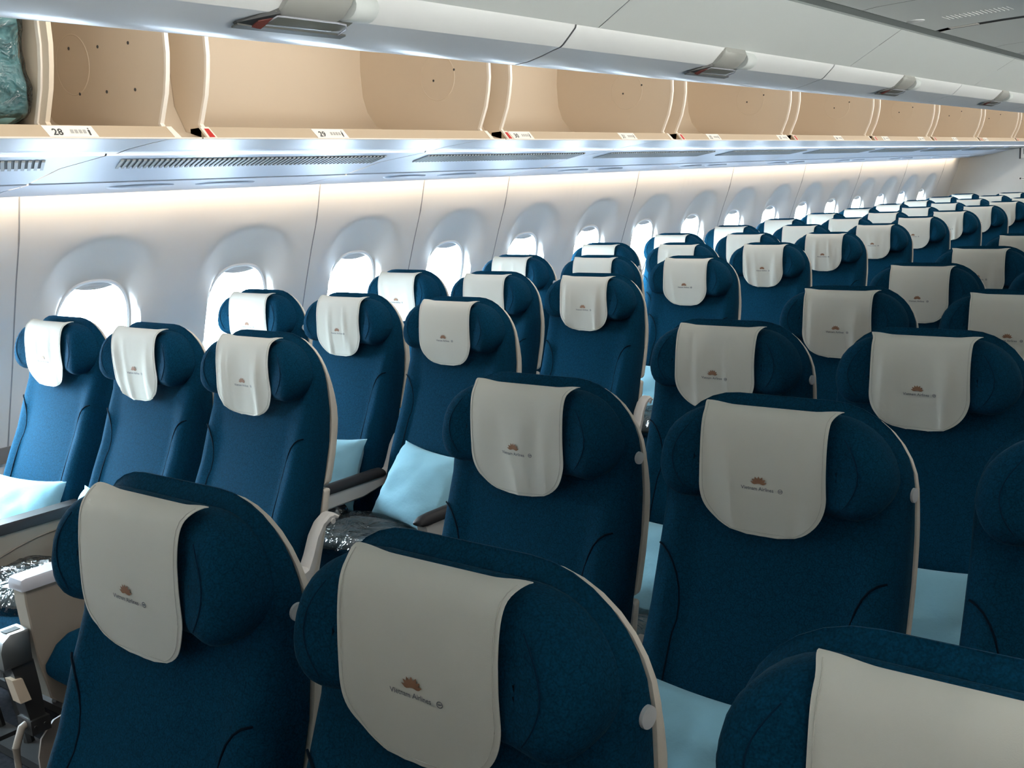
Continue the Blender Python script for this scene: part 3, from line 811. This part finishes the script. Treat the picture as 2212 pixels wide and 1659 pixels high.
def sill_pt(y, h, out=0.):     # a point on the sloping sill face, h from 0 (bottom) to 1 (top)
    return (lerp(-2.418, -2.440, h)+out, y, lerp(1.707, 1.738, h))
bin_no = 0
WORDS = ['half-hidden at the left edge of the photo', 'widest, with row label 29', 'third from the left', 'fourth from the left', 'fifth from the left', 'sixth from the left', 'seventh from the left', 'eighth from the left', 'ninth from the left', 'tenth from the left', 'last before the far bulkhead']
for b in range(-1, 8):
    ya = B0+b*BP; yb_ = ya+BP-.125
    if yb_ > Y1-.06: yb_ = Y1-.12
    t = empty('overhead_bin', (-2.44, ya, 1.707), f'open cream overhead bin along the windows, {WORDS[b+1]}', 'overhead bin', 'open bins along the window side')
    def off(mb): mb.v = [(x+2.44, y-ya, z-1.707) for x, y, z in mb.v]; return mb
    mb = MB(); mb.sheet_y(INNER, ya, yb_, 1); off(mb).build('liner', BINBEIGE, t, 60, False)
    for y in (ya, yb_):
        mb = MB(); mb.prism_y(SIDEPOLY, y-.005, y+.005); off(mb); sp = mb.build('side_panel', BINBEIGE, t, 30)
        mb = MB()
        rings = [[(x-.006, y-.006, z), (x+.003, y-.006, z), (x+.005, y, z), (x+.003, y+.006, z), (x-.006, y+.006, z)] for x, z in EDGE]
        mb.loft(rings); off(mb).build('edge_strip', BINEDGE, sp, 50)
        if y == yb_:
            # screw caps and the shallow moulded disc on the far side panel
            pts = [(-2.56, 1.96), (-2.66, 1.93)] if b >= 0 else [(-2.56, 1.96), (-2.70, 1.965), (-2.84, 1.975), (-2.55, 1.84), (-2.68, 1.845), (-2.81, 1.85)]
            mb = MB()
            for x, z in pts: mb.disc((x, y-.005, z), (0, -1, 0), .0045, .0015, 10)
            off(mb).build('screw_caps', INK, sp)
            mb = MB(); cx, cz = (-2.64, 1.94) if b >= 0 else (-2.83, 1.93)
            ring = lambda r, d: [(cx+r*cs(2*math.pi*i/40), y-.005-d, cz+r*sn(2*math.pi*i/40)) for i in range(40)]
            mb.loft([ring(.083, 0), ring(.081, .0013), ring(.079, .0005)], True, False, False); off(mb).build('moulded_disc', BINBEIGE, sp, 30)
    # sill
    mb = MB(); mb.prism_y([(-2.418, 1.707), (-2.440, 1.738), (-2.50, 1.736), (-2.50, 1.712)], ya-.005, yb_+.02); off(mb).build('sill', BINSILL, t, 30)
    mb = MB(); mb.prism_y([(-2.4135, 1.705), (-2.4135, 1.709), (-2.50, 1.711), (-2.50, 1.705)], ya-.03, yb_+.09); off(mb).build('sill_lip', BINEDGE, t, 30)
    # striker plate and red flag at the near end, end cap at the far end
    mb = MB(); P = [sill_pt(ya-.012, 0, .002), sill_pt(ya+.020, 0, .002), sill_pt(ya+.008, 1, .002), sill_pt(ya-.020, 1, .002)]
    Q = [(x-.008, y, z) for x, y, z in P]; mb.loft([Q, P]); off(mb); st = mb.build('striker_plate', BINEDGE, t, 30)
    mb = MB(); P = [sill_pt(ya-.006, .1, .0035), sill_pt(ya+.012, .1, .0035), sill_pt(ya+.004, .85, .0035), sill_pt(ya-.010, .85, .0035)]
    Q = [(x-.004, y, z) for x, y, z in P]; mb.loft([Q, P]); off(mb); rf = mb.build('red_flag', RED, st, 30); rf['label'] = 'small red latch flag'
    mb = MB(); P = [sill_pt(yb_+.010, 0, .002), sill_pt(yb_+.030, 0, .002), sill_pt(yb_+.014, 1, .002), sill_pt(yb_-.002, 1, .002)]
    Q = [(x-.008, y, z) for x, y, z in P]; mb.loft([Q, P]); off(mb).build('end_cap', BINEDGE, t, 30)
    # recessed filler between this bin and the next
    if b < 7:
        mb = MB(); mb.sheet_y([(-2.415, 1.7072), (-2.445, 1.7085), (-2.52, 1.73), (-2.56, 1.80), (-2.57, 1.95), (-2.56, 2.24)], yb_+.006, ya+BP-.006); off(mb).build('hinge_cover', BINBEIGE, t, 60, False)
    # partition of the first bin
    if b == -1:
        mb = MB(); mb.prism_y(SIDEPOLY, 1.428, 1.440); off(mb); pp = mb.build('partition', BINBEIGE, t, 30)
        mb = MB(); mb.loft([[(x-.008, 1.424, z), (x+.005, 1.424, z), (x+.008, 1.434, z), (x+.005, 1.444, z), (x-.008, 1.444, z)] for x, z in [(x-.035, z) for x, z in EDGE]]); off(mb).build('edge_strip', BINEDGE, pp, 50)
    for txt, y in LBL:
        if ya-.02 < y < yb_+.02:
            mb = MB(); P = [sill_pt(y-.034+.010, .08, .0015), sill_pt(y+.100+.004, .08, .0015), sill_pt(y+.096, .95, .0015), sill_pt(y-.034, .95, .0015)]
            Q = [(p[0]-.003, p[1], p[2]) for p in P]; mb.loft([Q, P]); off(mb); pl = mb.build('row_placard', PLACARD, t, 30); pl['label'] = f'white row placard numbered {txt}'
            vs, fs = text_mesh(txt, .027, 'CENTER', .0006); mb = MB(); mb.add([sill_pt(y+v.x, .22+v.y/.0385, .0022) for v in vs], fs); off(mb).build('row_number', INK, pl, 0, False)
            mb = MB()
            for q in range(4): mb.add([sill_pt(y+.034+q*.011+dx, hh, .0022) for dx, hh in ((0, .35), (.008, .35), (.008, .65), (0, .65))], [(0, 1, 2, 3)])
            off(mb).build('seat_symbols', INKGREY, pl, 0, False)
            mb = MB(); mb.add([sill_pt(y+.083+dx, hh, .0022) for dx, hh in ((-.002, .2), (.002, .2), (.003, .6), (0, .66), (-.003, .6))], [(0, 1, 2, 3, 4)])
            mb.add([sill_pt(y+.083+.002*cs(a), .74+.05*sn(a), .0022) for a in [i*math.pi/4 for i in range(8)]], [tuple(range(8))])
            off(mb).build('person_symbol', INK, pl, 0, False)
# blank bin shroud above the open bins
mb = MB(); mb.sheet_y([(-2.45, 2.25), (-2.40, 2.33), (-2.30, 2.42)], Y0, Y1); ti += 1; struct(mb, 'trim_%d' % ti, MATTEWHITE, 'white ceiling edge above the window side bins')
# bin front closing the part behind the camera
mb = MB(); mb.prism_y([(-2.418, 1.707), (-2.40, 1.9), (-2.42, 2.25), (-3.0, 2.25), (-3.05, 1.75)], Y0, B0-BP-.02); ti += 1; struct(mb, 'trim_%d' % ti, MATTEWHITE, 'closed bin fronts left of the photo')

# wrapped bundle in the first bin
t = empty('wrapped_bundle', (-2.625, 1.285, 1.742), 'teal blankets in clear plastic wrap standing in the bin at the top left corner', 'blanket')
def bundle(grow, amp, name, m):
    mb = MB(); rings = []; n = 26
    for j in range(n+1):
        v = j/n; z = -.0+.36*v; ring = []
        sh = 1-.25*max(0, (.08-v)/.08)**2
        for i in range(44):
            a = 2*math.pi*i/44
            cx = abs(cs(a))**.35*math.copysign(1, cs(a)); cy = abs(sn(a))**.35*math.copysign(1, sn(a))
            x = (.155+grow)*cx*sh+.05*v; y = (.135+grow)*cy*sh-.035*v
            d = mnoise.noise(Vector((x*9, y*9, z*9)))*amp+mnoise.noise(Vector((x*30, y*30, z*30)))*amp*.4
            ring.append((x*(1+d/.15), y*(1+d/.15), z+grow*.3))
        rings.append(ring)
    mb.loft(rings); return mb.build(name, m, t, 70)
bundle(0, .010, 'blanket_stack', TEALBLANKET); o = bundle(.006, .016, 'plastic_wrap', FILM); o['label'] = 'clear crinkled plastic wrap'

# ------------------------------------------------------------------ service panels under the outboard bins
PP = 1.305; P0 = 1.715
k0 = -4
for k in range(k0, 9):
    ya = P0+k*PP; yb_ = min(ya+PP-.006, Y1-.002)
    inv = ya > -1.5
    t = empty('service_panel', (-2.9, ya, 1.65), ('blue-grey service panel with air grille under the bins, ' + ('at the left photo edge' if k == -1 else f'{ORD[k]} whole one along the row' if k >= 0 else 'outside the photo')), 'ceiling panel', 'service panels under the window side bins')
    def off(mb): mb.v = [(x+2.9, y-ya, z-1.65) for x, y, z in mb.v]; return mb
    mb = MB(); prof = [(-2.418, 1.7045), (-2.50, 1.6985), (-2.60, 1.689), (-2.66, 1.680), (-2.672, 1.6815), (-2.675, 1.70)]
    mb.sheet_y(prof, ya+.03, yb_+.03); off(mb).build('light_strip_cover', PSUSTRIP, t, 40, False)
    mb = MB(); mb.sheet_y([(-2.664, 1.680), (-2.668, 1.6745), (-2.72, 1.669), (-2.90, 1.650), (-3.078, 1.613)], ya, yb_); off(mb).build('upper_panel', PSUBLUE, t, 40, False)
    mb = MB(); mb.sheet_y([(-3.082, 1.616), (-3.086, 1.609), (-3.22, 1.596), (-3.34, 1.5815), (-3.358, 1.5787), (-3.362, 1.580), (-3.362, 1.60)], ya, yb_); off(mb).build('lower_panel', PSUBLUE, t, 40, False)
    g = MB()
    # slanted slats over a dark slot
    def gp(x, d=0): return interp([(-2.90, 1.650), (-2.72, 1.669)], x)-d
    ga, gb = ya+.13, yb_-.12
    g.add([(-2.73, ga-.04, gp(-2.73, .0008)), (-2.73, gb-.02, gp(-2.73, .0008)), (-2.885, gb+.06, gp(-2.885, .0008)), (-2.885, ga+.04, gp(-2.885, .0008))], [(0, 1, 2, 3)])
    off(g); gr = g.build('air_grille', DARKGAP, t, 0, False)
    g = MB(); ns = 58
    for i in range(ns):
        f = i/(ns-1); yt = lerp(ga-.04, gb-.02, f); yo = lerp(ga+.04, gb+.06, f); h = .0050
        A = [(-2.73, yt-h, gp(-2.73, .001)), (-2.73, yt+h, gp(-2.73, .001)), (-2.885, yo+h, gp(-2.885, .001)), (-2.885, yo-h, gp(-2.885, .001))]
        B = [(x, y-.002, z-.005) for x, y, z in A]; g.loft([A, B])
    off(g).build('grille_slats', GRILLE, gr, 30)
    # little recessed latch and reading light pods on the lower panel
    g = MB(); zz = lambda x: interp([(-3.22, 1.596), (-3.086, 1.609)], x)
    for q in (.35, .62):
        c_y = ya+q*PP; ring = lambda sc, d: [(-3.20+.045*sc*cs(a), c_y+.13*sc*sn(a), zz(-3.20+.045*sc*cs(a))-d) for a in [2*math.pi*i/28 for i in range(28)]]
        g.loft([ring(1, .0), ring(.96, .004), ring(.8, .007)], True, False, True)
    off(g).build('light_pod', PSUBLUE, t, 50)
ti += 1

# ------------------------------------------------------------------ centre monument: bins over the centre block, seen from beneath
A_TOP = (-1.17, 1.838); CREASE = (-1.202, 1.808)
DOORP = [(-1.168, 1.846), A_TOP, (-1.186, 1.8225), (-1.199, 1.8105), (-1.206, 1.8062), (-1.22, 1.803), (-1.25, 1.7945), (-1.285, 1.7865), (-1.315, 1.7842), (-1.345, 1.7885), (-1.372, 1.801), (-1.395, 1.826), (-1.408, 1.87), (-1.413, 1.95), (-1.408, 2.08), (-1.38, 2.2), (-1.33, 2.28)]
DP = 1.333; D0Y = 1.772           # a door seam
def mon(X, side, names):
    for k in range(-5, 9):
        ya, yb_ = D0Y+k*DP+.003, min(D0Y+(k+1)*DP-.003, Y1-.003)
        vis = -1 <= k
        lab = 'white centre overhead bin seen from below, ' + ('with the big handle at the top left' if k == -1 else f'{ORD[k+1]} from the left' if k >= 0 else 'left of the photo')
        if side == 'r': lab = 'white overhead bin on the far side of the centre block, above the camera'
        t = empty('overhead_bin', (X(-1.2), ya, 1.8), lab, 'overhead bin', ('centre bins facing the window side aisle' if side == 'l' else 'centre bins facing the other aisle'))
        def off(mb): mb.v = [(x-X(-1.2), y-ya, z-1.8) for x, y, z in mb.v]; return mb
        mb = MB(); P = [(X(x), z) for x, z in DOORP]
        mb.sheet_y(P[4:], ya, yb_, 2); off(mb); dr = mb.build('door', SATIN, t, 40, False)
        mb = MB(); mb.sheet_y(P[:5], ya, yb_, 2); off(mb); ed = mb.build('door_edge', MATTEWHITE, t, 40, False)
        if side == 'l' and vis:
            yh = ya+DP*.5+.027
            # handle housing: a grey cup under the door edge with a flat lip
            mb = MB(); w0, w1 = yh-.075, yh+.080
            def block(poly, cx, cz, ends):
                mb = MB(); rings = []
                for y, s_ in ends: rings.append([(X(cx+(x-cx)*s_), y, cz+(z-cz)*s_) for x, z in poly])
                mb.loft(rings); return off(mb)
            pocket = [(-1.198, 1.8065), (-1.206, 1.8030), (-1.231, 1.7940), (-1.241, 1.7945), (-1.238, 1.805), (-1.203, 1.815)]
            hd = block(pocket, -1.215, 1.806, ((w0, .9), (w0+.006, 1), (w1-.014, 1), (w1, .82))).build('latch_handle', HANDLE, t, 40); hd['label'] = 'grey metal latch handle'
            hood = [(-1.166, 1.844), (-1.162, 1.833), (-1.168, 1.822), (-1.188, 1.8055), (-1.199, 1.8020), (-1.206, 1.8060), (-1.2, 1.818), (-1.18, 1.838)]
            block(hood, -1.187, 1.822, ((w0+.004, .7), (w0+.010, 1), (w1-.040, 1), (w1-.036, .92))).build('handle_hood', HOOD, hd, 40)
            mb = MB(); mb.tube([(X(x), y, z) for x, y, z in ((-1.242, w0+.003, 1.7905), (-1.222, w0+.003, 1.7955), (-1.203, w0+.005, 1.8010), (-1.199, w0+.014, 1.8005), (-1.199, w1-.038, 1.8005), (-1.202, w1-.018, 1.7998), (-1.213, w1-.006, 1.7960), (-1.242, w1-.001, 1.7895))], .0014, 6); off(mb).build('handle_rim', CONSTOP, hd, 50)
            mb = MB(); mb.prism_y([(X(-1.236), 1.7925), (X(-1.249), 1.7895), (X(-1.249), 1.7868), (X(-1.236), 1.7895)], w0-.040, w1+.014); off(mb).build('lip_plate', LIPGREY, hd, 30)
            mb = MB(); mb.loft([[(X(-1.236), w0-.042, 1.7955), (X(-1.243), w0-.042, 1.7935), (X(-1.241), w0-.042, 1.7905), (X(-1.234), w0-.042, 1.7925)],
                                [(X(-1.196), w0+.006, 1.812), (X(-1.244), w0+.006, 1.7955), (X(-1.240), w0+.006, 1.7885), (X(-1.196), w0+.006, 1.804)]]); off(mb).build('latch_wedge', DARKMETAL, hd, 30)
            mb = MB(); mb.loft([[(X(-1.222), w0-.014, 1.7985), (X(-1.238), w0-.014, 1.7925), (X(-1.237), w0-.014, 1.7885), (X(-1.222), w0-.014, 1.7945)],
                                [(X(-1.210), w0+.002, 1.803), (X(-1.238), w0+.002, 1.7925), (X(-1.237), w0+.002, 1.787), (X(-1.210), w0+.002, 1.798)]]); rf = off(mb).build('red_flag', DULLRED, hd, 30); rf['label'] = 'dull red latch flag'
            mb = MB(); rings = []
            for y, s_ in ((w1-.034, .9), (w1-.03, 1), (w1+.012, .95), (w1+.022, .6)):
                rings.append([(X(-1.186+.028*s_*cs(a)), y, 1.823+.022*s_*sn(a)) for a in [2*math.pi*i/16 for i in range(16)]])
            mb.loft(rings); off(mb).build('handle_housing', CEIL, hd, 50)
mon(lambda x: x, 'l', None); mon(XR, 'r', None)
# fixed ceiling panels between the bin doors and the centre channel
ci = 0
FX = [(-1.168, 1.8435), (-1.12, 1.872), (-1.07, 1.901), (-1.018, 1.9315)]
for X, side in ((lambda x: x, 'l'), (XR, 'r')):
    for k in range(-5, 9):
        ya, yb_ = 1.85+k*DP*1.03+.0015, min(1.85+(k+1)*DP*1.03-.0015, Y1-.002)
        if ya > Y1: continue
        mb = MB(); mb.sheet_y([(X(x), z) for x, z in FX], ya, yb_, 1)
        mb.sheet_y([(X(FX[0][0]), FX[0][1]), (X(FX[0][0]-.004), FX[0][1]+.02)], ya, yb_, 1)
        ci += 1; struct(mb, 'ceiling' if ci == 0 else 'ceiling_panel', CEIL, 'grey sloping ceiling panel inside the centre bin row', normals=False)
for X in (lambda x: x, XR):
    mb = MB(); mb.sheet_y([(X(-1.018), 1.9312), (X(-1.0165), 1.9355), (X(-.988), 1.9440), (X(-.985), 1.9400)], Y0, Y1); ti += 1
    struct(mb, 'trim_%d' % ti, GROOVE, 'grey groove along the ceiling', normals=False)
    mb = MB(); mb.sheet_y([(X(-1.10), 1.90), (X(-1.08), 2.0), (X(-.9), 2.05), (X(-.687), 2.05)], Y0, Y1); ti += 1
    struct(mb, 'trim_%d' % ti, DARKGAP, 'dark void behind the ceiling panels', normals=False)
# centre channel modules with reading lights and a dark joint
for k in range(-5, 7):
    ya = 3.48+k*DP; yb_ = min(ya+DP-.048, Y1)
    if ya > Y1-.2: continue
    t = empty('reading_light_unit', (X_MID, ya, 1.95), 'grey reading light unit in the ceiling channel, ' + ('nearest one at the top right corner' if k == -1 else 'behind the dark joint at the top right' if k == 0 else 'farther along the channel'), 'ceiling panel', 'reading light units over the centre block')
    def off(mb): mb.v = [(x-X_MID, y-ya, z-1.95) for x, y, z in mb.v]; return mb
    mb = MB(); pr = [(-.985, 1.9405), (-.95, 1.945), (-.80, 1.952), (X_MID, 1.955)]; pr = pr+[(XR(x), z) for x, z in reversed(pr[:-1])]
    mb.sheet_y(pr, ya, ya+.66); mb.sheet_y(pr, ya+.664, yb_); off(mb).build('panel', CEIL, t, 40, False)
    mb = MB(); mb.prism_y([(-.93, 1.9475), (-.70, 1.956), (-.70, 1.962), (-.93, 1.955)], yb_+.004, ya+DP-.004); off(mb).build('joint', DARKGAP, t, 30)
    mb = MB(); mb.prism_y([(-.95, 1.9445), (-.87, 1.9485), (-.87, 1.96), (-.95, 1.955)], yb_+.008, ya+DP-.010); off(mb).build('painted_glint', PLACARD, t, 30)  # reflected glint beside the joint, painted as a white piece
    mb = MB()
    for i in range(16):
        xx = -.90+i*.011; zp = interp([(-.985, 1.9405), (-.95, 1.945), (-.80, 1.952), (X_MID, 1.955)], xx)
        mb.box(xx, xx+.004, yb_-.25, yb_-.17, zp-.0007, zp+.002)
    off(mb).build('speaker_slots', MATTEWHITE, t, 30)
    mb = MB(); mb.disc((-.962, yb_-.27, 1.944), (0, 0, -1), .025, .004, 24); off(mb).build('reading_light', MATTEWHITE, t, 40)
